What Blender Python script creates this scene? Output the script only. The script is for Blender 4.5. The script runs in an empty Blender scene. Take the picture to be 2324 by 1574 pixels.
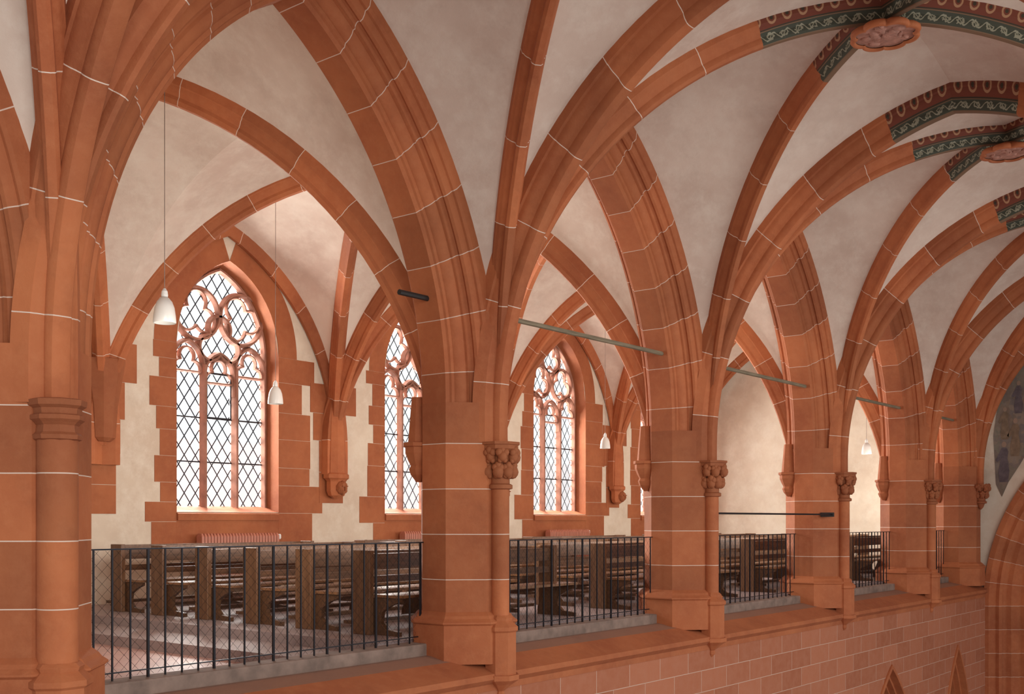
import bpy, bmesh, math, random
from math import sin, cos, pi, sqrt, acos, asin, radians
from mathutils import Vector, Matrix
random.seed(4)
S = bpy.context.scene
COL = S.collection

# ------------------------------------------------------------------ materials
class NT:
    def __init__(s, name):
        s.m = bpy.data.materials.new(name); s.m.use_nodes = True
        s.n = s.m.node_tree.nodes; s.l = s.m.node_tree.links
        s.b = s.n['Principled BSDF']; s.out = s.n['Material Output']
    def new(s, t): return s.n.new(t)
    def put(s, v, sock):
        if isinstance(v, (int, float)): sock.default_value = v
        elif isinstance(v, (tuple, list)): sock.default_value = (*v, 1.0) if len(v) == 3 and sock.type == 'RGBA' else v
        else: s.l.new(v, sock)
    def math(s, op, a, b=None, c=None):
        k = s.new('ShaderNodeMath'); k.operation = op
        s.put(a, k.inputs[0])
        if b is not None: s.put(b, k.inputs[1])
        if c is not None: s.put(c, k.inputs[2])
        return k.outputs[0]
    def mix(s, f, a, b, mode='MIX'):
        k = s.new('ShaderNodeMix'); k.data_type = 'RGBA'; k.blend_type = mode
        s.put(f, k.inputs[0]); s.put(a, k.inputs[6]); s.put(b, k.inputs[7])
        return k.outputs[2]
    def noise(s, vec, scale, detail=4, rough=.55):
        k = s.new('ShaderNodeTexNoise'); k.inputs['Scale'].default_value = scale
        k.inputs['Detail'].default_value = detail; k.inputs['Roughness'].default_value = rough
        s.put(vec, k.inputs['Vector']); return k.outputs['Fac']
    def ramp(s, f, p0, p1):
        k = s.new('ShaderNodeMapRange'); s.put(f, k.inputs[0])
        k.inputs[1].default_value = p0; k.inputs[2].default_value = p1
        return k.outputs[0]
    def obj(s): return s.new('ShaderNodeTexCoord').outputs['Object']
    def uv(s): return s.new('ShaderNodeTexCoord').outputs['UV']
    def pos(s): return s.new('ShaderNodeNewGeometry').outputs['Position']
    def sep(s, v):
        k = s.new('ShaderNodeSeparateXYZ'); s.put(v, k.inputs[0]); return k.outputs
    def bump(s, h, st=.3, dist=.02):
        k = s.new('ShaderNodeBump'); k.inputs['Strength'].default_value = st
        k.inputs['Distance'].default_value = dist
        s.put(h, k.inputs['Height']); s.l.new(k.outputs[0], s.b.inputs['Normal'])

def stone(name, joint=None, period=.485, offset=0., dark=1., width=.0085, dusty=False, jf=.85):
    t = NT(name); P = t.pos()
    n1 = t.noise(P, .9, 5); n2 = t.noise(P, 9, 6, .65); n3 = t.noise(P, 45, 3); n4 = t.noise(P, 2.4, 6, .7)
    A = (.49*dark, .155*dark, .056*dark); B = (.37*dark, .102*dark, .036*dark); C = (.54*dark, .20*dark, .085*dark)
    c = t.mix(t.ramp(n1, .35, .65), A, B)
    c = t.mix(t.math('MULTIPLY', t.ramp(n4, .5, .75), .35), c, tuple(x*.6 for x in B))
    c = t.mix(t.math('MULTIPLY', t.ramp(n2, .45, .75), .35), c, C)
    if joint:
        if joint == 'z':
            v = t.math('ADD', t.sep(t.obj())[2], 50*period-offset)
        else:
            v = t.math('ADD', t.sep(t.uv())[0], offset)
        wob = t.math('MULTIPLY', t.math('SUBTRACT', t.noise(P, 2.5, 2), .5), .005)
        v = t.math('ADD', v, wob)
        fl = t.math('FLOOR', t.math('DIVIDE', v, period))
        oi = t.new('ShaderNodeObjectInfo').outputs['Random']
        fl = t.math('ADD', fl, t.math('MULTIPLY', oi, 37.))
        w = t.new('ShaderNodeTexWhiteNoise'); w.noise_dimensions = '1D'; t.put(fl, w.inputs['W'])
        br = t.math('MULTIPLY_ADD', w.outputs[0], .36, .76)
        cc = t.new('ShaderNodeCombineXYZ')
        for i in range(3): t.put(br, cc.inputs[i])
        c = t.mix(1., c, cc.outputs[0], 'MULTIPLY')
        m = t.math('LESS_THAN', t.math('PINGPONG', v, period/2), width/2)
        c = t.mix(t.math('MULTIPLY', m, jf), c, (.80, .68, .58))
    if dusty:
        nz = t.sep(t.new('ShaderNodeNewGeometry').outputs['Normal'])[2]
        c = t.mix(t.math('MULTIPLY', t.ramp(nz, .955, .985), .8), c, (.26, .18, .14))
    t.put(c, t.b.inputs['Base Color']); t.b.inputs['Roughness'].default_value = .8
    t.bump(t.math('ADD', n2, t.math('MULTIPLY', n3, .4)), .3, .018)
    return t.m

def ashlar(name):
    t = NT(name); s = t.sep(t.pos()); P = t.pos()
    cb = t.new('ShaderNodeCombineXYZ'); t.put(t.math('ADD', s[0], s[1]), cb.inputs[0]); t.put(s[2], cb.inputs[1])
    br = t.new('ShaderNodeTexBrick'); t.l.new(cb.outputs[0], br.inputs['Vector'])
    br.inputs['Scale'].default_value = 1.; br.inputs['Brick Width'].default_value = .74; br.inputs['Row Height'].default_value = .30
    br.inputs['Mortar Size'].default_value = .0045; br.inputs['Mortar Smooth'].default_value = 0
    br.inputs['Color1'].default_value = (.46, .165, .085, 1); br.inputs['Color2'].default_value = (.35, .112, .052, 1)
    br.inputs['Mortar'].default_value = (.60, .43, .34, 1)
    n = t.noise(P, 6, 6, .65)
    c = t.mix(t.math('MULTIPLY', t.ramp(n, .4, .7), .4), br.outputs[0], (.47, .21, .13))
    t.put(c, t.b.inputs['Base Color']); t.b.inputs['Roughness'].default_value = .9
    t.bump(n, .2, .015); return t.m

def plaster(name, base=(.76, .64, .545), alt=(.60, .465, .385), hi=(.84, .77, .67)):
    t = NT(name); P = t.pos()
    n1 = t.noise(P, .5, 5, .65); n2 = t.noise(P, 3.0, 7, .72); n3 = t.noise(P, 25, 4); n4 = t.noise(P, 1.3, 6, .7)
    c = t.mix(t.ramp(n1, .36, .66), base, alt)
    c = t.mix(t.math('MULTIPLY', t.ramp(n2, .45, .72), .5), c, hi)
    c = t.mix(t.math('MULTIPLY', t.ramp(n4, .54, .72), .35), c, tuple(x*.85 for x in alt))
    t.put(c, t.b.inputs['Base Color']); t.b.inputs['Roughness'].default_value = .95
    t.bump(t.math('ADD', n2, t.math('MULTIPLY', n3, .3)), .25, .02); return t.m

def simple(name, col, rough=.6, metal=0., nz=0, bump=0.):
    t = NT(name)
    if nz:
        n = t.noise(t.obj(), nz, 5)
        c = t.mix(t.ramp(n, .3, .7), tuple(x*.7 for x in col), tuple(min(1, x*1.25) for x in col))
        t.put(c, t.b.inputs['Base Color'])
        if bump: t.bump(n, bump, .01)
    else: t.b.inputs['Base Color'].default_value = (*col, 1)
    t.b.inputs['Roughness'].default_value = rough; t.b.inputs['Metallic'].default_value = metal
    return t.m

def wood(name, c1, c2, rough=.35, sc=(1.2, 14, 14)):
    t = NT(name); k = t.new('ShaderNodeMapping'); k.inputs['Scale'].default_value = sc
    t.put(t.obj(), k.inputs[0]); n = t.noise(k.outputs[0], 2.2, 6, .6)
    t.put(t.mix(t.ramp(n, .35, .7), c1, c2), t.b.inputs['Base Color']); t.b.inputs['Roughness'].default_value = rough
    t.bump(n, .1, .005); return t.m

def paint(name, bg, fg, edge, per=.16, ring=(.2, .36), dot=True):
    t = NT(name); s = t.sep(t.uv()); P = t.pos()
    u = t.math('SUBTRACT', t.math('FRACT', t.math('DIVIDE', s[0], per)), .5)
    v = t.math('SUBTRACT', s[1], .5)
    wob = t.math('MULTIPLY', t.math('SUBTRACT', t.noise(P, 34, 4), .5), .6)
    d = t.math('SQRT', t.math('ADD', t.math('MULTIPLY', u, u), t.math('MULTIPLY', v, v)))
    if not dot: d = t.math('ADD', d, wob)
    m = t.math('MULTIPLY', t.math('GREATER_THAN', d, ring[0]), t.math('LESS_THAN', d, ring[1]))
    c = t.mix(m, bg, fg)
    if dot:
        c = t.mix(t.math('LESS_THAN', d, ring[0]*.55), c, edge)
    else:
        vv = t.math('ADD', v, t.math('MULTIPLY', t.math('SINE', t.math('MULTIPLY', s[0], 2*pi/per)), .25))
        w = t.math('LESS_THAN', t.math('ABSOLUTE', t.math('ADD', vv, t.math('MULTIPLY', wob, .3))), .06)
        c = t.mix(w, c, fg)
    e = t.math('GREATER_THAN', t.math('ABSOLUTE', v), .44)
    c = t.mix(e, c, edge)
    t.put(c, t.b.inputs['Base Color']); t.b.inputs['Roughness'].default_value = .8
    return t.m

M = {}
M['pillar'] = stone('red sandstone courses', 'z', .485, .845)
M['rib'] = stone('red sandstone rib', 'uv', .82, .2)
M['arch'] = stone('red sandstone voussoirs', 'uv', .56, .25, jf=.7)
M['stone'] = stone('red sandstone plain')
M['quoin'] = stone('red sandstone quoins', None, dark=.85)
M['dstone'] = stone('red sandstone weathered', None, dark=.72)
M['trac'] = simple('red tracery stone', (.33, .15, .10), .8, 0, 5, .2)
M['ledge'] = stone('red sandstone ledge', None, dark=.92, dusty=True)
M['ashlar'] = ashlar('red ashlar')
M['plaster'] = plaster('lime plaster web')
M['wallp'] = plaster('lime plaster wall', (.76, .66, .53), (.62, .50, .39), (.85, .79, .68))
M['grey'] = simple('grey stone', (.26, .185, .15), .8, 0, 6, .3)
M['iron'] = simple('dark iron', (.025, .024, .03), .45, .6)
M['dwood'] = wood('dark stained wood', (.11, .048, .022), (.20, .095, .045), .4, (14, 14, 1.2))
M['kwood'] = wood('brown stained wood', (.08, .036, .017), (.16, .074, .036), .4)
M['lwood'] = wood('warm stained wood', (.18, .08, .034), (.30, .145, .068), .3)
M['beam'] = wood('weathered beam', (.17, .14, .09), (.32, .27, .18), .7)
M['green'] = paint('painted green scroll', (.055, .062, .043), (.30, .30, .22), (.20, .12, .07), .15, (.13, .26), False)
M['red'] = paint('painted red dots', (.17, .042, .022), (.40, .22, .12), (.05, .035, .02), .16, (.2, .31), True)
M['boss'] = stone('painted boss stone', None, dark=.95)
M['bossin'] = simple('carved relief stone', (.40, .20, .15), .8, 0, 14, .4)
M['lampglass'] = simple('white opal glass', (.8, .78, .74), .25)
M['white'] = simple('white enamel', (.8, .8, .78), .4)
M['radiator'] = simple('radiator red enamel', (.46, .17, .11), .4)
M['black'] = simple('black plastic', (.02, .02, .02), .5)

def tiles(name, c1, c2, r):
    t = NT(name); ck = t.new('ShaderNodeTexChecker'); ck.inputs['Scale'].default_value = 3.2
    t.put(t.pos(), ck.inputs[0]); ck.inputs[1].default_value = (*c1, 1); ck.inputs[2].default_value = (*c2, 1)
    t.put(t.mix(t.math('MULTIPLY', t.noise(t.pos(), 4, 5), .4), ck.outputs[0], (.42, .35, .34)), t.b.inputs['Base Color'])
    t.b.inputs['Roughness'].default_value = r; return t.m
M['tile'] = tiles('red tile floor', (.52, .28, .23), (.46, .24, .20), .45)
M['tileg'] = tiles('mauve platform floor', (.33, .25, .24), (.31, .235, .23), .55)
t = NT('leaded glass'); s = t.sep(t.obj())
a1 = t.math('ADD', t.math('DIVIDE', s[0], .22), t.math('DIVIDE', s[2], .32))
a2 = t.math('SUBTRACT', t.math('DIVIDE', s[0], .22), t.math('DIVIDE', s[2], .32))
l1 = t.math('LESS_THAN', t.math('PINGPONG', a1, .5), .052); l2 = t.math('LESS_THAN', t.math('PINGPONG', a2, .5), .052)
lead = t.math('MAXIMUM', l1, l2)
tr = t.new('ShaderNodeBsdfTransparent'); tr.inputs[0].default_value = (1, .98, .96, 1)
em = t.new('ShaderNodeEmission'); em.inputs[0].default_value = (.93, .97, 1, 1); em.inputs[1].default_value = 1.5  # glow put into the panes to stand for bright hazy daylight
m1 = t.new('ShaderNodeMixShader'); m1.inputs[0].default_value = .52
t.l.new(tr.outputs[0], m1.inputs[1]); t.l.new(em.outputs[0], m1.inputs[2])
df = t.new('ShaderNodeBsdfDiffuse'); df.inputs[0].default_value = (.03, .03, .04, 1)
m2 = t.new('ShaderNodeMixShader'); t.l.new(lead, m2.inputs[0]); t.l.new(m1.outputs[0], m2.inputs[1]); t.l.new(df.outputs[0], m2.inputs[2])
t.l.new(m2.outputs[0], t.out.inputs[0]); M['glass'] = t.m
t = NT('safety net'); s = t.sep(t.obj())
a1 = t.math('ADD', s[0], s[2]); a2 = t.math('SUBTRACT', s[0], s[2])
l = t.math('MAXIMUM', t.math('LESS_THAN', t.math('PINGPONG', a1, .05), .0018), t.math('LESS_THAN', t.math('PINGPONG', a2, .05), .0018))
tr = t.new('ShaderNodeBsdfTransparent'); mx = t.new('ShaderNodeMixShader'); df = t.new('ShaderNodeBsdfDiffuse')
df.inputs[0].default_value = (.02, .02, .02, 1)
t.l.new(l, mx.inputs[0]); t.l.new(tr.outputs[0], mx.inputs[1]); t.l.new(df.outputs[0], mx.inputs[2]); t.l.new(mx.outputs[0], t.out.inputs[0])
M['net'] = t.m
t = NT('faded fresco'); P = t.pos(); vo = t.new('ShaderNodeTexVoronoi'); vo.inputs['Scale'].default_value = 6
nn = t.new('ShaderNodeTexNoise'); nn.inputs['Scale'].default_value = 5; nn.inputs['Detail'].default_value = 6
t.put(P, nn.inputs['Vector']); t.put(t.mix(.5, P, nn.outputs['Color']), vo.inputs['Vector'])
cr = t.new('ShaderNodeValToRGB'); t.put(t.sep(vo.outputs['Color'])[0], cr.inputs[0])
cols = [(0, (.15, .11, .09)), (.2, (.23, .165, .12)), (.4, (.16, .135, .13)), (.6, (.25, .19, .14)), (.8, (.19, .165, .125)), (1, (.21, .13, .095))]
cr.color_ramp.elements[0].color = (*cols[0][1], 1); cr.color_ramp.elements[1].color = (*cols[-1][1], 1)
for p, c in cols[1:-1]:
    e = cr.color_ramp.elements.new(p); e.color = (*c, 1)
c = t.mix(t.math('MULTIPLY', t.ramp(t.noise(P, 5, 6), .4, .8), .5), cr.outputs[0], (.33, .26, .21))
t.put(c, t.b.inputs['Base Color']); t.b.inputs['Roughness'].default_value = .9; M['fresco'] = t.m
M['robe'] = simple('fresco violet robe', (.13, .10, .11), .9, 0, 8)
M['robe2'] = simple('fresco ochre robe', (.21, .14, .09), .9, 0, 8)
M['skin'] = simple('fresco skin', (.32, .21, .15), .9)
M['facade'] = simple('pink outer facade', (.88, .62, .55), .9, 0, 1)

# ------------------------------------------------------------------ mesh helpers
def mk(name, V, F, mats, parent=None, idx=None, uv=None, smooth=False, loc=(0, 0, 0), recalc=True, auto=None):
    me = bpy.data.meshes.new(name); me.from_pydata(V, [], F)
    if not isinstance(mats, (list, tuple)): mats = [mats]
    for m in mats: me.materials.append(m)
    if idx: me.polygons.foreach_set('material_index', idx)
    if uv:
        L = me.uv_layers.new(name='UVMap'); i = 0
        for f in uv:
            for c in f: L.data[i].uv = c; i += 1
    if recalc:
        bm = bmesh.new(); bm.from_mesh(me); bmesh.ops.recalc_face_normals(bm, faces=bm.faces); bm.to_mesh(me); bm.free()
    if smooth or auto: me.polygons.foreach_set('use_smooth', [True]*len(me.polygons))
    if auto: me.set_sharp_from_angle(angle=radians(auto))
    o = bpy.data.objects.new(name, me); COL.objects.link(o); o.location = loc
    if parent: o.parent = parent
    return o

def empty(name, loc, label=None, cat=None, group=None, kind=None):
    o = bpy.data.objects.new(name, None); COL.objects.link(o); o.location = loc; o.empty_display_size = .2
    tag(o, label, cat, group, kind); return o
def tag(o, label=None, cat=None, group=None, kind=None):
    if label: o['label'] = label
    if cat: o['category'] = cat
    if group: o['group'] = group
    if kind: o['kind'] = kind
    return o

def box(x0, x1, y0, y1, z0, z1):
    V = [(x0, y0, z0), (x1, y0, z0), (x1, y1, z0), (x0, y1, z0), (x0, y0, z1), (x1, y0, z1), (x1, y1, z1), (x0, y1, z1)]
    return V, [(0, 3, 2, 1), (4, 5, 6, 7), (0, 1, 5, 4), (1, 2, 6, 5), (2, 3, 7, 6), (3, 0, 4, 7)]
class G:
    def __init__(s): s.V = []; s.F = []; s.UV = []; s.I = []
    def add(s, V, F, UV=None, I=None):
        n = len(s.V); s.V += V; s.F += [tuple(i+n for i in f) for f in F]
        if UV: s.UV += UV
        if I: s.I += I
        return s
    def box(s, *a): return s.add(*box(*a))
    def mk(s, name, mats, **k): return mk(name, s.V, s.F, mats, uv=s.UV or None, idx=s.I or None, **k)
def bevel(o, w=.01, seg=2):
    m = o.modifiers.new('bevel', 'BEVEL'); m.width = w; m.segments = seg; m.limit_method = 'ANGLE'; return o

def lathe(prof, n=16, cx=0, cy=0, cap=True, a0=0.):
    V = []; F = []
    for r, z in prof:
        for k in range(n):
            a = a0+2*pi*k/n; V.append((cx+r*cos(a), cy+r*sin(a), z))
    for i in range(len(prof)-1):
        for k in range(n):
            F.append((i*n+k, i*n+(k+1) % n, (i+1)*n+(k+1) % n, (i+1)*n+k))
    if cap:
        F.append(tuple(range(n))[::-1]); F.append(tuple((len(prof)-1)*n+k for k in range(n)))
    return V, F
def octo(hw, hd, ch):
    return [(-hw, -hd+ch), (-hw+ch, -hd), (hw-ch, -hd), (hw, -hd+ch), (hw, hd-ch), (hw-ch, hd), (-hw+ch, hd), (-hw, hd-ch)]
def loft(rings):
    V = []; F = []; n = len(rings[0][0])
    for p, z in rings: V += [(x, y, z) for x, y in p]
    for i in range(len(rings)-1):
        for k in range(n): F.append((i*n+k, i*n+(k+1) % n, (i+1)*n+(k+1) % n, (i+1)*n+k))
    F.append(tuple(range(n))[::-1]); F.append(tuple((len(rings)-1)*n+k for k in range(n)))
    return V, F

QS = .135
def half_arch(prof, ox, oy, ex, ey, D, R, h0, hb, N=26, shift=0., painted=0.):
    ox += ex*shift; oy += ey*shift; D -= shift
    sx, sy = -ey, ex; n = len(prof); V = []; F = []; UV = []; I = []; US = []
    qm = max(q for p, q in prof)
    rings = []
    m = max(1, int((h0-hb)/.3)) if h0 > hb+.01 else 0
    for i in range(m): rings.append(('s', hb+(h0-hb)*i/m))
    for k in range(N+1): rings.append(('a', k/N))
    pe0 = acos((R-D)/R)
    for kind, val in rings:
        for p, q in prof:
            if kind == 's': d = -q; h = val
            else:
                pe = acos((R-D)/(R+q)); ps = asin((hb-h0)/(R+q)) if hb > h0 else 0
                ph = ps+(pe-ps)*val
                d = R-(R+q)*cos(ph); h = h0+(R+q)*sin(ph)
            V.append((ox+ex*d+sx*p, oy+ey*d+sy*p, h))
        US.append(val-hb if kind == 's' else max(0, h0-hb)+R*pe0*val)
    tot = US[-1]
    for i in range(len(rings)-1):
        for j in range(n):
            j2 = (j+1) % n
            F.append((i*n+j, i*n+j2, (i+1)*n+j2, (i+1)*n+j))
            qa, qb = prof[j][1], prof[j2][1]
            if max(qa, qb) <= QS+.001: va, vb, g_ = qa/QS, qb/QS, 1
            else: va, vb, g_ = (qa-QS)/(qm-QS), (qb-QS)/(qm-QS), 2
            UV.append([(US[i], va), (US[i], vb), (US[i+1], vb), (US[i+1], va)])
            I.append(g_ if painted and US[i] > tot-painted else 0)
    return V, F, UV, I
def sym(pts): return pts+[(-p, q) for p, q in reversed(pts)]
PD = sym([(-.12, .34), (-.12, .205), (-.108, .19), (-.10, .16), (-.085, QS), (-.063, .115), (-.052, .09), (-.058, .06), (-.055, .03), (-.03, 0)])
PT = sym([(-.18, .42), (-.18, .27), (-.162, .25), (-.158, .215), (-.14, .175), (-.11, QS+.01), (-.105, QS), (-.09, .11), (-.095, .08), (-.09, .045), (-.07, .012), (-.04, 0)])
PG = sym([(-.13, .34), (-.13, .20), (-.115, .185), (-.105, .15), (-.08, .12), (-.062, .09), (-.066, .05), (-.04, 0)])
PW = sym([(-.12, .25), (-.12, .17), (-.09, .12), (-.05, .03), (-.03, 0)])
PA = sym([(-.48, .52), (-.48, .37), (-.455, .345), (-.43, .34), (-.425, .30), (-.41, .265), (-.38, .25), (-.352, .262), (-.33, .25), (-.318, .222), (-.325, .195),
          (-.30, .19), (-.292, .15), (-.27, .115), (-.235, .09), (-.222, .085), (-.218, .045), (-.195, .035), (-.17, 0)])

# ------------------------------------------------------------------ layout
PU = [-.85, 4.119, 9.156, 13.88, 18.69, 23.38, 26.95]
VN = 7.5; VP = 8.03; VC = 4.17; HS = VN-VC; VO = VC-HS
VG0, VG1, VGC = 8.45, 15.35, 11.9; HG = VG1-VGC
WALL = 15.45; UE = 27.42
FLG = -1.29

# ---------- pillars
def capital_leaf(g, cx, cy, z0, z1, seed):
    rnd = random.Random(seed)
    g.add(*lathe([(.10, z0-.03), (.135, z0-.02), (.135, z0+.02), (.105, z0+.035), (.105, z0+.1), (.13, z1-.13), (.165, z1-.09)], 16, cx, cy))
    for tier, (zc, rr, nn) in enumerate(((z0+.16, .125, 7), (z0+.32, .16, 7))):
        for k in range(nn):
            a = 2*pi*(k+.5*tier)/nn+rnd.uniform(-.1, .1)
            for (da, dz, s) in ((0, 0, .058), (.22, .045, .038), (-.22, .045, .038), (0, .07, .042), (.16, -.04, .03), (-.16, -.04, .03)):
                bm = bmesh.new(); bmesh.ops.create_icosphere(bm, subdivisions=2, radius=s*rnd.uniform(.85, 1.15))
                r = rr+.012*(dz > 0)+rnd.uniform(-.01, .015)
                c = Vector((cx+r*cos(a+da), cy+r*sin(a+da), zc+dz))
                V = [tuple(c+Vector((v.co.x, v.co.y, v.co.z*1.15))) for v in bm.verts]
                F = [tuple(v.index for v in f.verts) for f in bm.faces]; bm.free(); g.add(V, F)
    ab = lambda r: [(cx+x, cy+y) for x, y in octo(r, r, r*.55)]
    g.add(*loft([(ab(.155), z1-.1), (ab(.185), z1-.075), (ab(.185), z1-.035), (ab(.2), z1-.03), (ab(.2), z1)]))

ZB = -1.48
for i, u in enumerate(PU[1:]):
    last = i == 5
    P = empty('pillar', (u, VP, ZB), ['octagonal red sandstone pillar with thick colonette and ringed capital',
        'octagonal red sandstone pillar with leafy capital and tie beam stub', 'octagonal red sandstone pillar with leafy colonette capital',
        'octagonal red sandstone pillar with leafy colonette capital', 'octagonal red sandstone pillar with leafy capital near end wall',
        'octagonal red sandstone pillar engaged beside the end wall'][i], 'pillar', 'pillars of the gallery arcade')
    lz = lambda h: h-ZB
    r0 = octo(.476, .48, .31)
    o = mk('shaft', *loft([(r0, lz(-1.02)), (r0, lz(1.26))]), M['pillar'], parent=P)
    rb = octo(.56, .57, .35); rc = octo(.585, .59, .36); rd = octo(.52, .53, .33)
    mk('base', *loft([(rb, lz(-1.53)), (rb, lz(-1.12)), (rc, lz(-1.1)), (rc, lz(-1.085)), (octo(.54, .55, .34), lz(-1.05)), (rd, lz(-1.02)), (r0, lz(-.98))]), M['stone'], parent=P)
    cy = VN-VP; r = .143 if i == 0 else .1
    if not last:
        ctop = .59 if i == 0 else .37
        mk('colonette', *lathe([(r, lz(-1.05)), (r, lz(ctop))], 32, 0, cy), M['pillar'], parent=P, auto=40)
        rr = r+.065
        oc = lambda q: [(x, cy+y) for x, y in octo(q, q, q*.58)]
        g = G(); g.add(*loft([(oc(rr), lz(-1.66)), (oc(rr), lz(-1.2)), (oc(rr+.02), lz(-1.18)), (oc(rr+.02), lz(-1.14)), (oc(r+.02), lz(-1.08)), (oc(r+.03), lz(-1.05)), (oc(r), lz(-1.02))]))
        g.mk('colonette_base', M['stone'], parent=P)
        g = G()
        g.add(*loft([(oc(.015), lz(-1.93)), (oc(.045), lz(-1.89)), (oc(.05), lz(-1.86)), (oc(.04), lz(-1.84)), (oc(rr*.75), lz(-1.76)), (oc(rr+.03), lz(-1.71)), (oc(rr+.03), lz(-1.655))]))
        g.mk('pendant_corbel', M['stone'], parent=P)
    if i == 0:
        V, F = lathe([(.143, lz(.57)), (.17, lz(.58)), (.175, lz(.61)), (.15, lz(.63)), (.145, lz(.68)), (.165, lz(.70)), (.19, lz(.72)), (.19, lz(.75)), (.165, lz(.76)), (.17, lz(.8)), (.2, lz(.82)), (.205, lz(.86)), (.17, lz(.87))], 8, 0, cy, a0=pi/8)
        mk('capital', V, F, M['dstone'], parent=P)
    elif not last:
        g = G(); capital_leaf(g, 0, cy, lz(.36), lz(.84), i)
        g.mk('capital', M['dstone'], parent=P, auto=40)
    else:
        g = G(); capital_leaf(g, 0, cy, lz(.42), lz(.84), i)
        g.add(*lathe([(.01, lz(.25)), (.06, lz(.3)), (.1, lz(.42))], 12, 0, cy))
        g.mk('corbel', M['dstone'], parent=P, auto=40)
    for sx in (-1, 1):
        g = G(); c0 = (sx*.36, .33)
        f = lambda q: [(c0[0]+x, c0[1]+y) for x, y in octo(q, q, q*.58)]
        g.add(*loft([(f(.03), lz(.42)), (f(.09), lz(.5)), (f(.11), lz(.56)), (f(.09), lz(.6)), (f(.12), lz(.66)), (f(.15), lz(.74)), (f(.15), lz(.8)), (f(.17), lz(.81)), (f(.17), lz(.85)), (f(.12), lz(.86)), (f(.08), lz(1.35))]))
        g.mk('bracket', M['stone'], parent=P)

# ---------- arcade arches
RA, HA = 4.1, 1.3
for b in range(len(PU)-1):
    a, c = PU[b], PU[b+1]; D = (c-a)/2; g = G()
    g.add(*half_arch(PA, a, VP, 1, 0, D, RA, HA, HA-.04, 48, .476))
    g.add(*half_arch(PA, c, VP, -1, 0, D, RA, HA, HA-.04, 48, .476))
    o = g.mk('arcade_arch', M['arch'], auto=24)
    tag(o, 'moulded pointed red sandstone arch with white joints between pillars', 'arch', 'arcade arches')

def hext(d): return HA+sqrt(max(0, 4.5**2-(4.576-d)**2))
g = G()
TOP = 6.3
for vv in (7.64, 8.42):
    for b in range(len(PU)-1):
        a, c = PU[b], PU[b+1]; n = 40
        for k in range(n):
            u0 = a+(c-a)*k/n; u1 = a+(c-a)*(k+1)/n
            h0 = hext(min(u0-a, c-u0)); h1 = hext(min(u1-a, c-u1))
            g.add([(u0, vv, h0), (u1, vv, h1), (u1, vv, TOP), (u0, vv, TOP)], [(0, 1, 2, 3)])
o = g.mk('wall_arcade', M['plaster'], recalc=False); tag(o, kind='structure')

# ---------- vault ribs
def rib(name, g, mats, label, cat, group):
    o = g.mk(name, mats, auto=24); return tag(o, label, cat, group)
MR = [M['rib'], M['green'], M['red']]
NT_R, NT_H = 4.0, 1.06
ND_R, ND_H = 4.1, 1.15
for i, u in enumerate(PU):
    pt = .85 if i >= 3 else 0
    g = G(); g.add(*half_arch(PT, u, VN, 0, -1, HS, NT_R, NT_H, .84, 44, .06, pt)); g.add(*half_arch(PT, u, VO, 0, 1, HS, NT_R, NT_H, .84, 44, .06, pt))
    rib('transverse_arch', g, MR, 'red sandstone transverse arch spanning the nave' + (' with painted crown' if pt else ''), 'vault arch', 'nave transverse arches')
for b in range(len(PU)-1):
    a, c = PU[b], PU[b+1]; m = (a+c)/2; D = sqrt(((c-a)/2)**2+HS**2); ex = (c-a)/2/D; ey = HS/D
    for (x, y, dx, dy) in ((a, VN, ex, -ey), (c, VN, -ex, -ey), (a, VO, ex, ey), (c, VO, -ex, ey)):
        pl = (1.42 if dx > 0 else 1.3) if y == VN else 1.9
        g = G().add(*half_arch(PD, x, y, dx, dy, D, ND_R, ND_H, .84, 44, .05, pl))
        rib('vault_rib', g, MR, 'red sandstone nave vault rib with painted green end', 'vault rib', 'nave vault ribs')
    hz = ND_H+sqrt(ND_R**2-(ND_R-D)**2)
    P = empty('ceiling_boss', (m, VC, hz-.13), 'lobed red sandstone ceiling boss with carved relief', 'ceiling boss', 'nave ceiling bosses')
    n = 128
    def lob(r): return [(r*(.87+.13*abs(cos(4*(2*pi*k/n)))**.6)*cos(2*pi*k/n), r*(.87+.13*abs(cos(4*(2*pi*k/n)))**.6)*sin(2*pi*k/n)) for k in range(n)]
    V, F = loft([(lob(.31), .0), (lob(.325), -.025), (lob(.355), -.02), (lob(.37), .0), (lob(.365), .03), (lob(.34), .05), (lob(.28), .07), (lob(.1), .14)])
    F = [f for f in F if len(f) == 4]
    mk('rim', V, F, M['boss'], parent=P, smooth=True)
    g = G()
    g.add(*loft([(lob(.315), .01), (lob(.315), .05)]))
    rnd = random.Random(b)
    for k in range(22):
        an = rnd.uniform(0, 2*pi); rr = rnd.uniform(0, .24); bm = bmesh.new(); bmesh.ops.create_icosphere(bm, subdivisions=2, radius=1)
        ax = Matrix.Rotation(an, 4, 'Z') @ Matrix.Diagonal((rnd.uniform(.04, .09), rnd.uniform(.02, .04), .028, 1)); cc = Vector((rr*cos(an*3), rr*sin(an*3), .01))
        g.add([tuple(cc+(ax @ v.co)) for v in bm.verts], [tuple(v.index for v in f.verts) for f in bm.faces]); bm.free()
    g.mk('relief', M['bossin'], parent=P)
GT_R, GT_H = 4.3, .72
GDP = (4.8, .3)
GDW = (4.4, .75)
PUG = PU[1:]
for i, u in enumerate(PUG):
    if i < 2: continue
    g = G(); g.add(*half_arch(PG, u, VG0, 0, 1, HG, GT_R, GT_H, .8, 28)); g.add(*half_arch(PG, u, VG1, 0, -1, HG, GT_R, GT_H, .8, 28))
    rib('gallery_arch', g, M['rib'], 'red sandstone transverse arch over the gallery', 'vault arch', 'gallery transverse arches')
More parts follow.
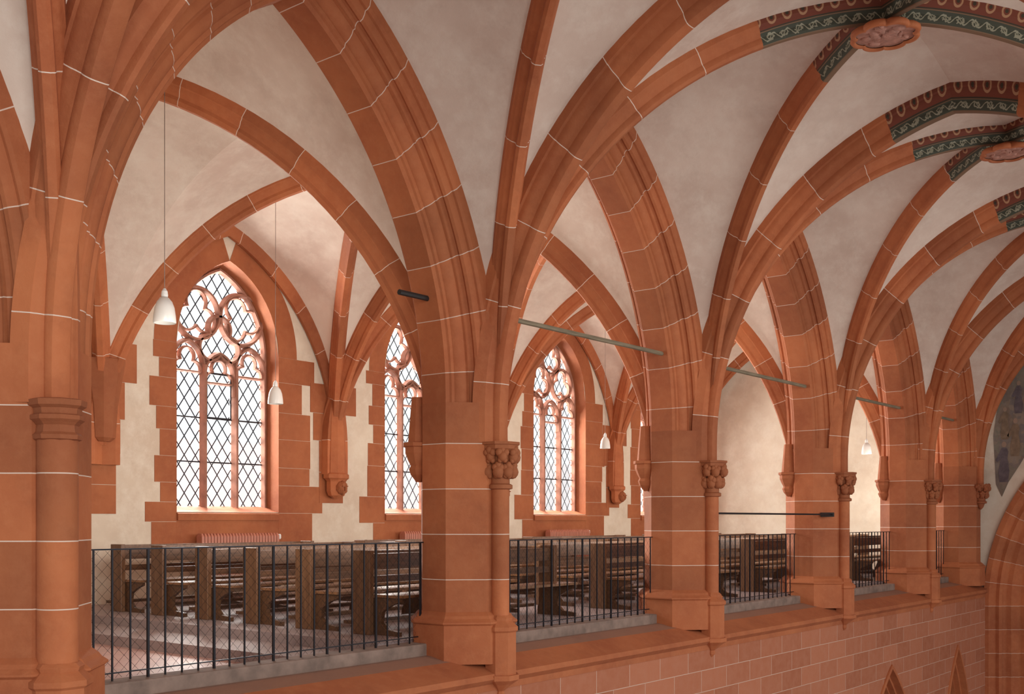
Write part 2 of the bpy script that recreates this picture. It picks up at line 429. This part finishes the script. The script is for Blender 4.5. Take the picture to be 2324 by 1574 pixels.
for b in range(len(PUG)-1):
    a, c = PUG[b], PUG[b+1]; m = (a+c)/2; D = sqrt(((c-a)/2)**2+HG**2); ex = (c-a)/2/D; ey = HG/D
    for (x, y, dx, dy) in ((a, VG0, ex, ey), (c, VG0, -ex, ey), (a, VG1, ex, -ey), (c, VG1, -ex, -ey)):
        R_, h_ = GDP if y == VG0 else GDW
        hb = 1.15 if (y == VG1 and abs(x-9.156) < .1) else .8
        g = G().add(*half_arch(PG, x, y, dx, dy, D, R_, h_, hb, 28))
        rib('gallery_rib', g, M['rib'], 'red sandstone diagonal rib of the gallery vault', 'vault rib', 'gallery vault ribs')
    g = G().add(*half_arch(PW, a, WALL-.06, 1, 0, (c-a)/2, 3.8, 1.3, .85, 24)); g.add(*half_arch(PW, c, WALL-.06, -1, 0, (c-a)/2, 3.8, 1.3, .85, 24))
    rib('wall_arch', g, M['rib'], 'red sandstone wall arch framing the window', 'vault arch', 'gallery wall arches')

# ---------- webs
def H(R, h0, e):
    return lambda d: h0+sqrt(max(0, (R+e)**2-(R-d)**2))
def web(g, cA, dA, DA, hA, eA, cB, dB, DB, hB, eB, N=30, Mm=10, bul=.12):
    V = []; F = []
    for i in range(N+1):
        s = (i/N)**2
        a = -eA+s*(DA+eA); b = -eB+s*(DB+eB)
        PA_ = Vector((cA[0]+dA[0]*a, cA[1]+dA[1]*a, hA(a))); PB = Vector((cB[0]+dB[0]*b, cB[1]+dB[1]*b, hB(b)))
        for j in range(Mm+1):
            t_ = j/Mm; p = PA_.lerp(PB, t_); p.z += bul*sin(pi*t_)*min(1, s*2)*(PA_-PB).length/2.5
            V.append(tuple(p))
    for i in range(N):
        for j in range(Mm):
            k = i*(Mm+1)+j; F.append((k, k+1, k+Mm+2, k+Mm+1))
    g.add(V, F)
def hx(d): return HA+sqrt(max(0, 4.54**2-(4.576-d)**2))
g = G()
for b in range(len(PU)-1):
    a, c = PU[b], PU[b+1]; hsn = (c-a)/2; D = sqrt(hsn**2+HS**2)
    for (x, sx) in ((a, 1), (c, -1)):
        for (y, sy, yw) in ((VN, -1, 7.6), (VO, 1, VO-.1)):
            dB = (sx*hsn/D, sy*HS/D)
            web(g, (x, yw), (sx, 0), hsn, hx, 0, (x, y), dB, D, H(ND_R, ND_H, .22), .22)
            web(g, (x, y), (0, sy), HS, H(NT_R, NT_H, .26), .26, (x, y), dB, D, H(ND_R, ND_H, .22), .22)
o = g.mk('ceiling', M['plaster'], smooth=True, recalc=False); tag(o, kind='structure')
g = G()
for b in range(len(PUG)-1):
    a, c = PUG[b], PUG[b+1]; hsn = (c-a)/2; D = sqrt(hsn**2+HG**2)
    for (x, sx) in ((a, 1), (c, -1)):
        dB = (sx*hsn/D, HG/D)
        hd = H(*GDP, .2)
        web(g, (x, 8.44), (sx, 0), hsn, hx, 0, (x, VG0), dB, D, hd, .2)
        web(g, (x, VG0), (0, 1), HG, H(GT_R, GT_H, .2), .2, (x, VG0), dB, D, hd, .2)
        dB = (sx*hsn/D, -HG/D)
        hd = H(*GDW, .2)
        web(g, (x, WALL), (sx, 0), hsn, H(3.8, 1.3, .12), .12, (x, VG1), dB, D, hd, .2)
        web(g, (x, VG1), (0, -1), HG, H(GT_R, GT_H, .2), .2, (x, VG1), dB, D, hd, .2)
o = g.mk('ceiling_gallery', M['plaster'], smooth=True, recalc=False); tag(o, kind='structure')

# ---------- outer wall with windows
WH, WS, WR = 1.05, 2.9, 1.625
SILL = .14
def harch(x, half, spring, R):
    x = abs(x); return spring+sqrt(max(0, R*R-(R-half+x)**2))
wins = [11.58, 16.32, 21.12, 25.75]
g = G()
def quad(u0, u1, z00, z01, z10, z11, v=WALL):
    g.add([(u0, v, z00), (u1, v, z10), (u1, v, z11), (u0, v, z01)], [(0, 1, 2, 3)])
cur = 3.6
for w in wins:
    quad(cur, w-WH, -1.6, 6.2, -1.6, 6.2)
    n = 24
    for k in range(n):
        x0 = -WH+2*WH*k/n; x1 = -WH+2*WH*(k+1)/n
        quad(w+x0, w+x1, -1.6, SILL, -1.6, SILL)
        quad(w+x0, w+x1, harch(x0, WH, WS, WR), 6.2, harch(x1, WH, WS, WR), 6.2)
    cur = w+WH
quad(cur, 28.2, -1.6, 6.2, -1.6, 6.2)
o = g.mk('wall_back', M['wallp'], recalc=False); tag(o, kind='structure')
g = G(); g.add([(3.6, 8.1, -9), (3.6, WALL, -9), (3.6, WALL, 6.3), (3.6, 8.1, 6.3)], [(0, 1, 2, 3)])
tag(g.mk('wall_side', M['wallp'], recalc=False), kind='structure')

def strip2d(path, closed, hw, dp, v, g):
    n = len(path); V = []; F = []
    for i in range(n):
        if closed: a, b = path[i-1], path[(i+1) % n]
        else: a, b = path[max(0, i-1)], path[min(n-1, i+1)]
        tx, tz = b[0]-a[0], b[1]-a[1]; L = math.hypot(tx, tz) or 1; nx, nz = -tz/L, tx/L
        for o_, y in ((-hw, 0), (-hw*.4, -dp), (hw*.4, -dp), (hw, 0), (hw*.4, dp), (-hw*.4, dp)):
            V.append((path[i][0]+nx*o_, v+y, path[i][1]+nz*o_))
    for i in range(n if closed else n-1):
        for j in range(6):
            i2 = (i+1) % n; j2 = (j+1) % 6
            F.append((i*6+j, i*6+j2, i2*6+j2, i2*6+j))
    g.add(V, F)
def foil(cx, cz, r, lobes, rot, n=96):
    rl = r*.5; dc = r*.5; out = []
    for k in range(n):
        a = 2*pi*k/n; best = 0
        for j in range(lobes):
            b = rot+2*pi*j/lobes; co_ = cos(a-b); disc = rl*rl-dc*dc*(1-co_*co_)
            if disc >= 0: best = max(best, dc*co_+sqrt(disc))
        best = max(best, r*.42)
        out.append((cx+best*cos(a), cz+best*sin(a)))
    return out
def parch(cx, half, zb, spring, R, n=12):
    pts = [(cx-half, zb)]
    c0 = acos((R-half)/R)
    pts += [(cx-half+R-R*cos(c0*k/n), spring+R*sin(c0*k/n)) for k in range(n+1)]
    pts += [(cx+half-R+R*cos(c0*k/n), spring+R*sin(c0*k/n)) for k in range(n-1, -1, -1)]
    pts += [(cx+half, zb)]
    return pts
def circ(cx, cz, r, n=48): return [(cx+r*cos(2*pi*k/n), cz+r*sin(2*pi*k/n)) for k in range(n)]
GV = 15.78; GH = .985; GR = 1.51
for wi, w in enumerate(wins):
    P = empty('window_%d' % (wi+1), (w, GV, SILL), 'tall pointed gothic window with stone tracery and leaded diamond panes', None, None, 'structure')
    zl = lambda p: [(x, z-SILL) for x, z in p]
    pa = parch(0, WH, SILL, WS, WR, 16); pb = parch(0, GH, SILL+.1, WS, GR, 16); pm = parch(0, WH-.03, SILL+.05, WS, WR-.03, 16)
    n = len(pa); V = [(x, WALL-GV-.01, z-SILL) for x, z in pa]+[(x, -.14, z-SILL) for x, z in pm]+[(x, 0, z-SILL) for x, z in pb]
    F = []
    for r in range(2):
        for k in range(n):
            F.append((r*n+k, r*n+(k+1) % n, (r+1)*n+(k+1) % n, (r+1)*n+k))
    mk('window_reveal', V, F, M['dstone'], parent=P, recalc=False)
    gp = zl(parch(0, GH, SILL+.05, WS, GR, 16)); mk('glass', [(x, .02, z) for x, z in gp], [tuple(range(len(gp)))], M['glass'], parent=P)
    tg = G()
    strip2d(zl(parch(0, GH-.02, SILL+.05, WS, GR, 16)), True, .045, .08, 0, tg)
    for sx in (-.64, 0, .64):
        lo = 0 if sx else -.16
        strip2d(zl(parch(sx, .31, 2.3+lo, 2.62+lo, .42, 8)), False, .042, .09, 0, tg)
        f = zl(foil(sx, 2.62+lo, .29, 3, pi/2, 96)); f = [q for q in f if q[1] > 2.5+lo-SILL]
        f.sort(key=lambda q: math.atan2(q[1]-(2.55+lo-SILL), q[0]-sx)); strip2d(f, False, .026, .06, 0, tg)
    if wi in (0, 1):
        strip2d(zl(foil(0, 3.06, .44, 3, pi/2)), True, .044, .09, 0, tg)
        for sg in (-1, 1):
            strip2d(zl(circ(sg*.455, 3.5, .44)), True, .042, .09, 0, tg)
            strip2d(zl(foil(sg*.455, 3.5, .40, 3, pi/2+(0 if sg < 0 else .5))), True, .026, .06, 0, tg)
    else:
        for cx, cz, r in ((-.43, 3.28, .38), (.43, 3.28, .38), (0, 3.85, .34)):
            strip2d(zl(circ(cx, cz, r)), True, .042, .09, 0, tg)
            strip2d(zl(foil(cx, cz, r*.92, 3, pi/2)), True, .024, .06, 0, tg)
    tg.mk('tracery', M['trac'], parent=P)
    ms = ((-.048, 0), (-.02, -.12), (.02, -.12), (.048, 0), (.02, .08), (-.02, .08))
    mp = mk('mullion', *loft([(list(ms), 0), (list(ms), 2.5)]), M['trac'], parent=P)
    mp.location.x = -.325; m2_ = mp.copy(); COL.objects.link(m2_); m2_.parent = P; m2_.location.x = .325
    bg = G()
    for z in (.85, 1.6, 2.38): bg.box(-GH, GH, -.015, .01, z-.012, z+.012)
    bg.mk('saddle_bars', M['iron'], parent=P)
    if wi == 0:
        bg = G()
        for (x0, x1, z0, z1) in ((-.26, -.235, 1.62, 2.38), (.235, .26, 1.62, 2.38), (-.26, .26, 1.6, 1.625), (-.26, .26, 2.355, 2.38)): bg.box(x0, x1, -.035, -.01, z0, z1)
        bg.mk('vent_casement', M['iron'], parent=P)
    q = G(); rnd = random.Random(wi+7); yv = WALL-GV
    for sg in (-1, 1):
        z = -.42-SILL; end = WS-SILL
        k = 0
        while z < end-.05:
            hh = rnd.uniform(.3, .6); wd = (rnd.uniform(.68, .85) if rnd.random() < .55 else rnd.uniform(.5, .64)) if sg > 0 else (rnd.uniform(.4, .5) if rnd.random() < .5 else rnd.uniform(.3, .38))
            if k == 1: wd += .25
            if z+hh > end-.2: hh = end-z
            x0, x1 = sorted((sg*WH, sg*(WH+wd))); q.box(x0, x1, yv-.008, yv+.05, z+.003, z+hh-.003); z += hh; k += 1
    V, F = box(-WH+.002, WH-.002, yv-.007, yv+.05, -.42-SILL, -.02); q.add(V, F)
    n = 18
    c0 = acos((WR-WH)/WR)
    for sg in (-1, 1):
        for k in range(n):
            a0 = c0*k/n; a1 = c0*(k+1)/n; ro = WR+.42
            P4 = [(WR, a0), (ro, a0), (ro, a1), (WR, a1)]; cx = WH-WR
            pp = [(max(0, cx+r_*cos(a_))*sg, WS-SILL+r_*sin(a_)) for r_, a_ in P4]
            q.add([(x, yv-.006, z) for x, z in pp], [(0, 1, 2, 3)])
    q.mk('stone_surround', M['quoin'], parent=P)
    mk('window_sill', *loft([([(-WH, yv-.05), (WH, yv-.05), (WH, .05), (-WH, .05)], -.14), ([(-WH, yv-.05), (WH, yv-.05), (WH, .05), (-WH, .05)], -.03), ([(-WH, -.1), (WH, -.1), (WH, .05), (-WH, .05)], .08)]), M['quoin'], parent=P)
    if wi < 3:
        nf = 26
        R_ = empty('radiator', (w-.75, 15.25, FLG+.18), 'ribbed cast iron radiator painted red under the window', 'radiator', 'gallery radiators')
        rg = G()
        for k in range(nf):
            x = k*.062
            rg.add(*loft([([(x, -.06), (x+.045, -.06), (x+.045, .06), (x, .06)], 0.0), ([(x-.002, -.075), (x+.047, -.075), (x+.047, .075), (x-.002, .075)], .04), ([(x-.002, -.075), (x+.047, -.075), (x+.047, .075), (x-.002, .075)], .84), ([(x+.01, -.045), (x+.035, -.045), (x+.035, .045), (x+.01, .045)], .89)]))
        for z in (.07, .8): rg.box(0, nf*.062, -.02, .02, z-.02, z+.02)
        for x in (.05, nf*.062-.1): rg.box(x, x+.03, -.05, .05, -.18, .02)
        rg.mk('fins', M['radiator'], parent=R_)
        mk('valve', *lathe([(.02, -.02), (.03, 0), (.03, .05), (.02, .07)], 12, nf*.062+.05, 0), M['white'], parent=R_).location.z = .8

# ---------- wall corbels
for i, u in enumerate(PUG):
    if i == 0: continue
    zb = 1.2 if i == 1 else .42
    P = empty('wall_corbel', (u, WALL-.12, zb), 'carved red sandstone corbel carrying vault ribs on plaster wall', 'corbel', 'gallery wall corbels')
    f = lambda q, s=1.: [(x, y*.7-.02) for x, y in octo(q, q, q*.58)]
    if i == 1:
        mk('corbel_block', *loft([(f(.10), 0), (f(.17), .06), (f(.2), .55), (f(.30), 1.15), (f(.31), 1.18), (f(.31), 1.25), (f(.1), 1.28)]), M['dstone'], parent=P)
    else:
        mk('corbel_block', *loft([(f(.05), -.02), (f(.16), .04), (f(.19), .12), (f(.19), .3), (f(.21), .33), (f(.25), .36), (f(.25), .43), (f(.2), .46), (f(.17), 1.3), (f(.12), 1.9)]), M['stone'], parent=P)
        g = G(); bm = bmesh.new(); bmesh.ops.create_icosphere(bm, subdivisions=3, radius=1)
        V = []
        for v in bm.verts:
            c = v.co; r = 1+.12*sin(7*c.x)*cos(6*c.z)
            V.append((c.x*.12*r, -.16+c.y*.1*r, .18+c.z*.13*r))
        g.add(V, [tuple(v.index for v in f_.verts) for f_ in bm.faces]); bm.free()
        for sx in (-1, 1): g.box(sx*.045-.02, sx*.045+.02, -.275, -.24, .2, .22)
        g.box(-.015, .015, -.285, -.24, .13, .2)
        g.mk('carved_head', M['dstone'], parent=P)
    rnd = random.Random(i*3); g = G(); z = zb-.1 if i > 1 else .1; k = 0
    while z < 2.3:
        hh = rnd.uniform(.4, .62); a = .3 if (z < .9 and i > 1) else rnd.uniform(.35, .7)
        g.box(-a, rnd.uniform(.35, .7) if z > .9 else .28, .105, .17, z-zb, z+hh-.008-zb); z += hh
    g.mk('bonded_masonry', M['quoin'], parent=P)

# ---------- floors, ledge, lower wall
g = G(); g.box(8.1, UE+.1, 8.3, WALL+.05, -1.8, FLG)
tag(g.mk('floor', M['tileg']), kind='structure')
g = G(); g.box(7.35, 8.1, 8.32, WALL, -1.8, -1.40); tag(g.mk('floor_step', M['tileg']), kind='structure')
g = G(); g.box(3.6, 7.35, 8.32, WALL, -1.8, -1.52); tag(g.mk('floor_lower', M['tile']), kind='structure')
prof = [(8.55, -1.53), (8.33, -1.53), (8.33, -1.44), (8.0, -1.45), (7.76, -1.50), (7.44, -1.635), (7.42, -1.69), (7.49, -1.75), (7.49, -1.82), (8.55, -1.82)]
V = []
for u in (-1, UE+.05): V += [(u, y, z) for y, z in prof]
n = len(prof); F = [(k, (k+1) % n, n+(k+1) % n, n+k) for k in range(n)]+[tuple(range(n)), tuple(range(n, 2*n))]
o = mk('trim_1', V, F, M['ledge']); tag(o, kind='structure')
LR = 3.6; LA = -2.86; LW = .85
def lowarch(x, half):
    x = abs(x)
    R = LR; r = R*R-(R-half+x)**2
    return LA-sqrt(R*R-(R-half)**2)+sqrt(max(0, r)) if x < half else None
g = G(); VL = 7.5
for b in range(len(PU)-1):
    a, c = PU[b], PU[b+1]; m = (a+c)/2; half = (c-a)/2-LW; n = 60
    for k in range(n):
        u0 = a+(c-a)*k/n; u1 = a+(c-a)*(k+1)/n
        l0 = lowarch(u0-m, half); l1 = lowarch(u1-m, half)
        if l0 is None and l1 is None: l0 = l1 = -9
        elif l0 is None: l0 = lowarch(half*.9999, half)
        elif l1 is None: l1 = lowarch(half*.9999, half)
        if abs(u0-m) >= half*1.0001 and abs((u0+u1)/2-m) > half: l0 = l1 = -9
        g.add([(u0, VL, l0), (u1, VL, l1), (u1, VL, -1.7), (u0, VL, -1.7)], [(0, 1, 2, 3)])
g.add([(PU[-1], VL, -9), (UE, VL, -9), (UE, VL, -1.7), (PU[-1], VL, -1.7)], [(0, 1, 2, 3)])
o = g.mk('wall_nave', M['ashlar'], recalc=False); tag(o, kind='structure')
PL = [(-.03, .07), (-.035, .0), (.10, -.01), (.11, -.05), (.22, -.055), (.24, -.10), (.20, -.13), (.38, -.15), (.40, -.20), (.7, -.21), (.72, -.26), (1.1, -.26), (1.1, .07)]
for b in range(1, len(PU)-1):
    a, c = PU[b], PU[b+1]; D = (c-a)/2; half = D-LW; hz = LA-sqrt(LR**2-(LR-half)**2)
    pr = [(-p, q) for p, q in PL]
    g = G().add(*half_arch(PL, a, VL, 1, 0, D, LR, hz, -8.5, 20, LW)).add(*half_arch(pr, c, VL, -1, 0, D, LR, hz, -8.5, 20, LW))
    tag(g.mk('lower_arch', M['stone'], auto=24), 'moulded pointed arch opening in the red ashlar wall below', 'arch', 'lower arcade arches')
g = G(); g.box(-3, 32, -1.5, WALL+.3, -9.2, -9); tag(g.mk('floor_nave', M['tile']), kind='structure')
g = G(); g.add([(-3, WALL, -9), (UE, WALL, -9), (UE, WALL, -1.6), (-3, WALL, -1.6)], [(0, 1, 2, 3)])
tag(g.mk('wall_lower', M['wallp'], recalc=False), kind='structure')
RC, HC, DC = 5.0, -2.0, 3.33
def hc(v):
    d = 7.42-v if v > VC else v-(VC*2-7.42)
    return HC+sqrt(max(0, RC*RC-(RC-d)**2)) if d > 0 else None
g = G(); n = 80
vs = [.6+(7.5-.6)*k/n for k in range(n+1)]
for k in range(n):
    a_, b_ = hc(vs[k]), hc(vs[k+1])
    if a_ is None or b_ is None: a_ = b_ = -9
    g.add([(UE, vs[k], a_), (UE, vs[k+1], b_), (UE, vs[k+1], 6.5), (UE, vs[k], 6.5)], [(0, 1, 2, 3)])
g.add([(UE, 7.5, -9), (UE, WALL, -9), (UE, WALL, 6.5), (UE, 7.5, 6.5)], [(0, 1, 2, 3)])
tag(g.mk('wall_end', M['wallp'], recalc=False), kind='structure')
PC = [(-.12, .12), (-.12, 0), (-.05, -.04), (-.02, -.1), (.02, -.12), (.0, -.2), (.06, -.25), (.1, -.22), (.14, -.3), (.2, -.32), (.2, -.42), (.28, -.46), (.32, -.55), (.42, -.58), (.42, -.68), (.6, -.72), (1.0, -.72), (1.0, .12)]
g = G().add(*half_arch(PC, UE, 7.42, 0, -1, 7.42-VC, RC, HC, -8.5, 30)).add(*half_arch([(-p, q) for p, q in PC], UE, 2*VC-7.42, 0, 1, 7.42-VC, RC, HC, -8.5, 30))
tag(g.mk('chancel_arch', M['arch'], auto=24), 'deeply moulded red sandstone arch in the end wall', 'arch')
g = G(); g.add([(31, -1, -9), (31, 9, -9), (31, 9, 6.5), (31, -1, 6.5)], [(0, 1, 2, 3)]); tag(g.mk('wall_choir', M['ashlar'], recalc=False), kind='structure')
pts = [(7.28, .85), (7.34, 2.0), (7.22, 2.9), (6.9, 3.7), (6.3, 4.4), (5.4, 4.6), (5.0, 3.4), (5.6, 2.9), (6.3, 2.1), (6.75, 1.3), (7.0, .9), (7.15, .55)]
P = empty('wall_painting', (UE-.015, 7.0, 1.0), 'faded figural fresco in violet and ochre on plaster wall', 'wall painting')
mk('painted_ground', [(0, v-7, h-1) for v, h in pts], [tuple(range(len(pts)))], M['fresco'], parent=P)
def fig(v, h, s, mat):
    body = [(-.12, 0), (-.16, .35), (-.1, .75), (-.13, .95), (-.07, 1.08), (.07, 1.08), (.14, .92), (.26, .7), (.2, .62), (.1, .72), (.17, .3), (.14, 0)]
    mk('painted_robe', [(-.006, v-7+x*s, h-1+z*s) for x, z in body], [tuple(range(len(body)))], mat, parent=P)
    mk('painted_head', [(-.008, v-7+.07*s*cos(2*pi*k/16), h-1+(1.18+.09*sin(2*pi*k/16))*s) for k in range(16)], [tuple(range(16))], M['skin'], parent=P)
fig(7.1, .9, .75, M['robe']); fig(6.85, 1.5, .7, M['robe2']); fig(6.78, 2.5, .6, M['robe']); fig(7.08, 1.9, .6, M['robe2'])

# ---------- curbs and railings
for b in range(1, 6):
    a, c = PU[b]+.48, PU[b+1]-.48; L = c-a
    hb = -1.32
    g = G(); g.box(a-.03, c+.03, 8.06, 8.32, -1.49, hb); o = g.mk('curb_stone', M['grey']); bevel(o, .015)
    tag(o, 'grey stone curb carrying the iron railing', 'curb', 'railing curbs')
    P = empty('railing', (a, 8.19, hb), 'dark iron railing with vertical bars and netting between pillars', 'railing', 'gallery railings')
    nb = round(L/.165)
    b0 = mk('baluster', *box(-.0065, .0065, -.0065, .0065, 0, 1.08), M['iron'], parent=P); b0.location.x = .04
    for k in range(1, nb):
        o = b0.copy(); COL.objects.link(o); o.parent = P; o.location.x = .04+(L-.08)*k/(nb-1)
        if k % 4 == 0: o.scale = (1.5, 1.5, 1.0)
    mk('top_rail', *box(0, L, -.012, .012, 1.075, 1.087), M['iron'], parent=P)
    mk('bottom_rail', *box(0, L, -.01, .01, .06, .07), M['iron'], parent=P)
    mk('net', [(0, .03, .02), (L, .03, .02), (L, .03, 1.07), (0, .03, 1.07)], [(0, 1, 2, 3)], M['net'], parent=P)

# ---------- tie beams
def bar(name, x0, x1, y, z, r, mat, label, cat):
    V, F = lathe([(r, 0), (r, x1-x0)], 8); V = [(x0+z_, y+y_, z+x_) for x_, y_, z_ in V]
    return tag(mk(name, V, F, mat), label, cat)
bar('tie_beam', 8.12, 8.75, 8.0, 2.36, .03, M['black'], 'short dark stub of a tie beam on the pillar', 'tie beam')
for b in (2, 3, 4, 5):
    bar('tie_beam', PU[b]+.3, PU[b+1]-.3, 7.95, 2.33, .03, M['beam'], 'slim weathered tie beam spanning between pillars', 'tie beam')['group'] = 'arcade tie beams'
bar('iron_rod', PU[3]+.1, PU[4]-.42, 7.56, .1, .014, M['iron'], 'thin dark iron rod fixed between two pillars', 'rod')
g = G(); g.box(PU[4]-.42, PU[4]-.37, 7.52, 7.75, .06, .135); tag(g.mk('rod_bracket', M['black']), 'small black bracket holding the iron rod', 'bracket')
g = G(); g.box(0, .22, -.1, .1, 0, .3); g.box(.2, .3, -.02, .02, .12, .16)
o = g.mk('loudspeaker', M['black'])
o.location = (UE-.3, 11.75, 1.2); tag(o, 'small black loudspeaker on the white wall', 'loudspeaker')

# ---------- lamps
def lamp(u, v, z, top):
    P = empty('pendant_lamp', (u, v, z), 'white opal bell shaped pendant lamp on a long thin cord', 'lamp', 'gallery pendant lamps')
    prof = [(.115, 0), (.118, .01), (.112, .08), (.10, .16), (.078, .22), (.045, .26), (.03, .27)]
    V, F = lathe(prof+[(r-.006, z_) for r, z_ in reversed(prof[:-1])], 28, cap=False); mk('shade', V, F, M['lampglass'], parent=P, smooth=True)
    mk('socket', *lathe([(.032, .265), (.036, .29), (.03, .33), (.012, .36)], 16), M['white'], parent=P)
    mk('bulb', *lathe([(.01, .05), (.035, .07), (.045, .12), (.03, .18), (.02, .25)], 16), M['lampglass'], parent=P, smooth=True)
    mk('cord', *lathe([(.004, .35), (.004, top-z)], 8), M['grey'], parent=P)
lamp(6.64, 9.95, 2.05, 4.95); lamp(10.9, 13.4, 1.79, 5.1); lamp(21.03, 14.1, 1.65, 4.9); lamp(25.3, 9.6, 1.55, 4.6)

# ---------- pews
def pew_parts(L):
    parts = []
    e = box(0, .07, -.04, .23, 0, .95)
    parts.append(('bench_end', e, 'dwood', (0, 0, 0))); parts.append(('bench_end', e, 'dwood', (L-.07, 0, 0)))
    parts.append(('seat', box(.06, L-.06, -.44, -.02, .425, .455), 'lwood', (0, 0, 0)))
    g = G(); g.box(.06, L-.06, .02, .045, .58, .66); g.box(.06, L-.06, .02, .045, .74, .90)
    parts.append(('backrest', (g.V, g.F), 'kwood', (0, 0, 0)))
    g = G(); g.box(.06, L-.06, .03, .22, .89, .91); g.box(.06, L-.06, .205, .22, .89, .94)
    parts.append(('book_shelf', (g.V, g.F), 'dwood', (0, 0, 0)))
    prof = [(.2, 0), (.2, .1), (.06, .42), (-.43, .42), (-.43, .38), (-.3, .34), (-.16, .26), (-.14, .14), (-.22, .07), (-.42, .05), (-.42, 0)]
    V = [(x, y, z) for x in (0, .05) for y, z in prof]; n = len(prof)
    F = [(k, (k+1) % n, n+(k+1) % n, n+k) for k in range(n)]+[tuple(range(n)), tuple(range(n, 2*n))]
    for x in (.08, L/2, L-.13): parts.append(('support', (V, F), 'kwood', (x, 0, 0)))
    parts.append(('kneeler', box(.07, L-.07, .30, .46, .10, .14), 'kwood', (0, 0, 0)))
    return parts
L = 3.55; meshes = {}
proto = []
for nm, (V, F), mt, lc in pew_parts(L):
    key = (nm, len(V), V[0])
    if key not in meshes:
        o = mk(nm, V, F, M[mt]); me = o.data; bpy.data.objects.remove(o); meshes[key] = me
    proto.append((nm, meshes[key], lc))
for U in (8.6, 13.3, 18.1, 22.8):
    for k in range(6):
        P = empty('pew', (U, 8.98+k*1.0, FLG), 'dark stained wooden pew with tall plain bench ends', 'pew', 'gallery pews')
        for nm, me, lc in proto:
            o = bpy.data.objects.new(nm, me); COL.objects.link(o); o.parent = P; o.location = lc
            if nm in ('bench_end',): bevel(o, .008)

# ---------- outside
g = G(); g.box(0, 60, 30, 31, -9, 2.6)
tag(g.mk('neighbouring_building', M['facade']), 'pale pink rendered building across the square', 'building')
g = G(); g.box(-10, 60, 17, 31, -9.5, -9.0); tag(g.mk('street_ground', M['grey']), kind='structure')

# ------------------------------------------------------------------ light
W = bpy.data.worlds.new('World'); S.world = W; W.use_nodes = True
bg = W.node_tree.nodes['Background']; bg.inputs[0].default_value = (1, .985, .96, 1); bg.inputs[1].default_value = .56
def area(name, loc, target, sx, sy, power, col):
    l = bpy.data.lights.new(name, 'AREA'); l.shape = 'RECTANGLE'; l.size = sx; l.size_y = sy; l.energy = power; l.color = col
    o = bpy.data.objects.new(name, l); COL.objects.link(o); o.location = loc
    o.rotation_euler = (Vector(target)-Vector(loc)).to_track_quat('-Z', 'Y').to_euler(); return o
for w in wins:
    area('window_daylight', (w, 17.2, 2.4), (w-.6, 11, 1.6), 1.9, 3.6, 2300, (1, .98, .94))
for b in range(0, 5):
    m = (PUG[b]+PUG[b+1])/2
    area('gallery_fill', (m, 8.9, .4), (m+.4, 15, 2.8), 3.0, 1.6, 95, (1, .95, .86))  # added fill low behind the arcade, brightens gallery back wall and vault
area('opposite_side_fill', (0, -5, 3.), (11, 9, 2.6), 6, 4, 800, (1, .96, .92))  # added front fill behind the camera, standing in for unseen opposite windows
area('opposite_side_fill', (14, -3.5, 2.), (17, 9, 2.5), 8, 3, 380, (1, .96, .92))  # second added fill, farther along the open side

# ------------------------------------------------------------------ camera
cam = bpy.data.cameras.new('Camera'); co = bpy.data.objects.new('Camera', cam); COL.objects.link(co)
cam.sensor_width = 36; cam.sensor_fit = 'HORIZONTAL'; cam.lens = 36*2488/2324; cam.shift_y = 393/2324
cam.clip_start = .05; cam.clip_end = 200
co.location = (0, 0, 0); co.rotation_euler = (pi/2, 0, radians(38.7-90))
S.camera = co
S.view_settings.view_transform = 'Standard'
S.view_settings.look = 'None'
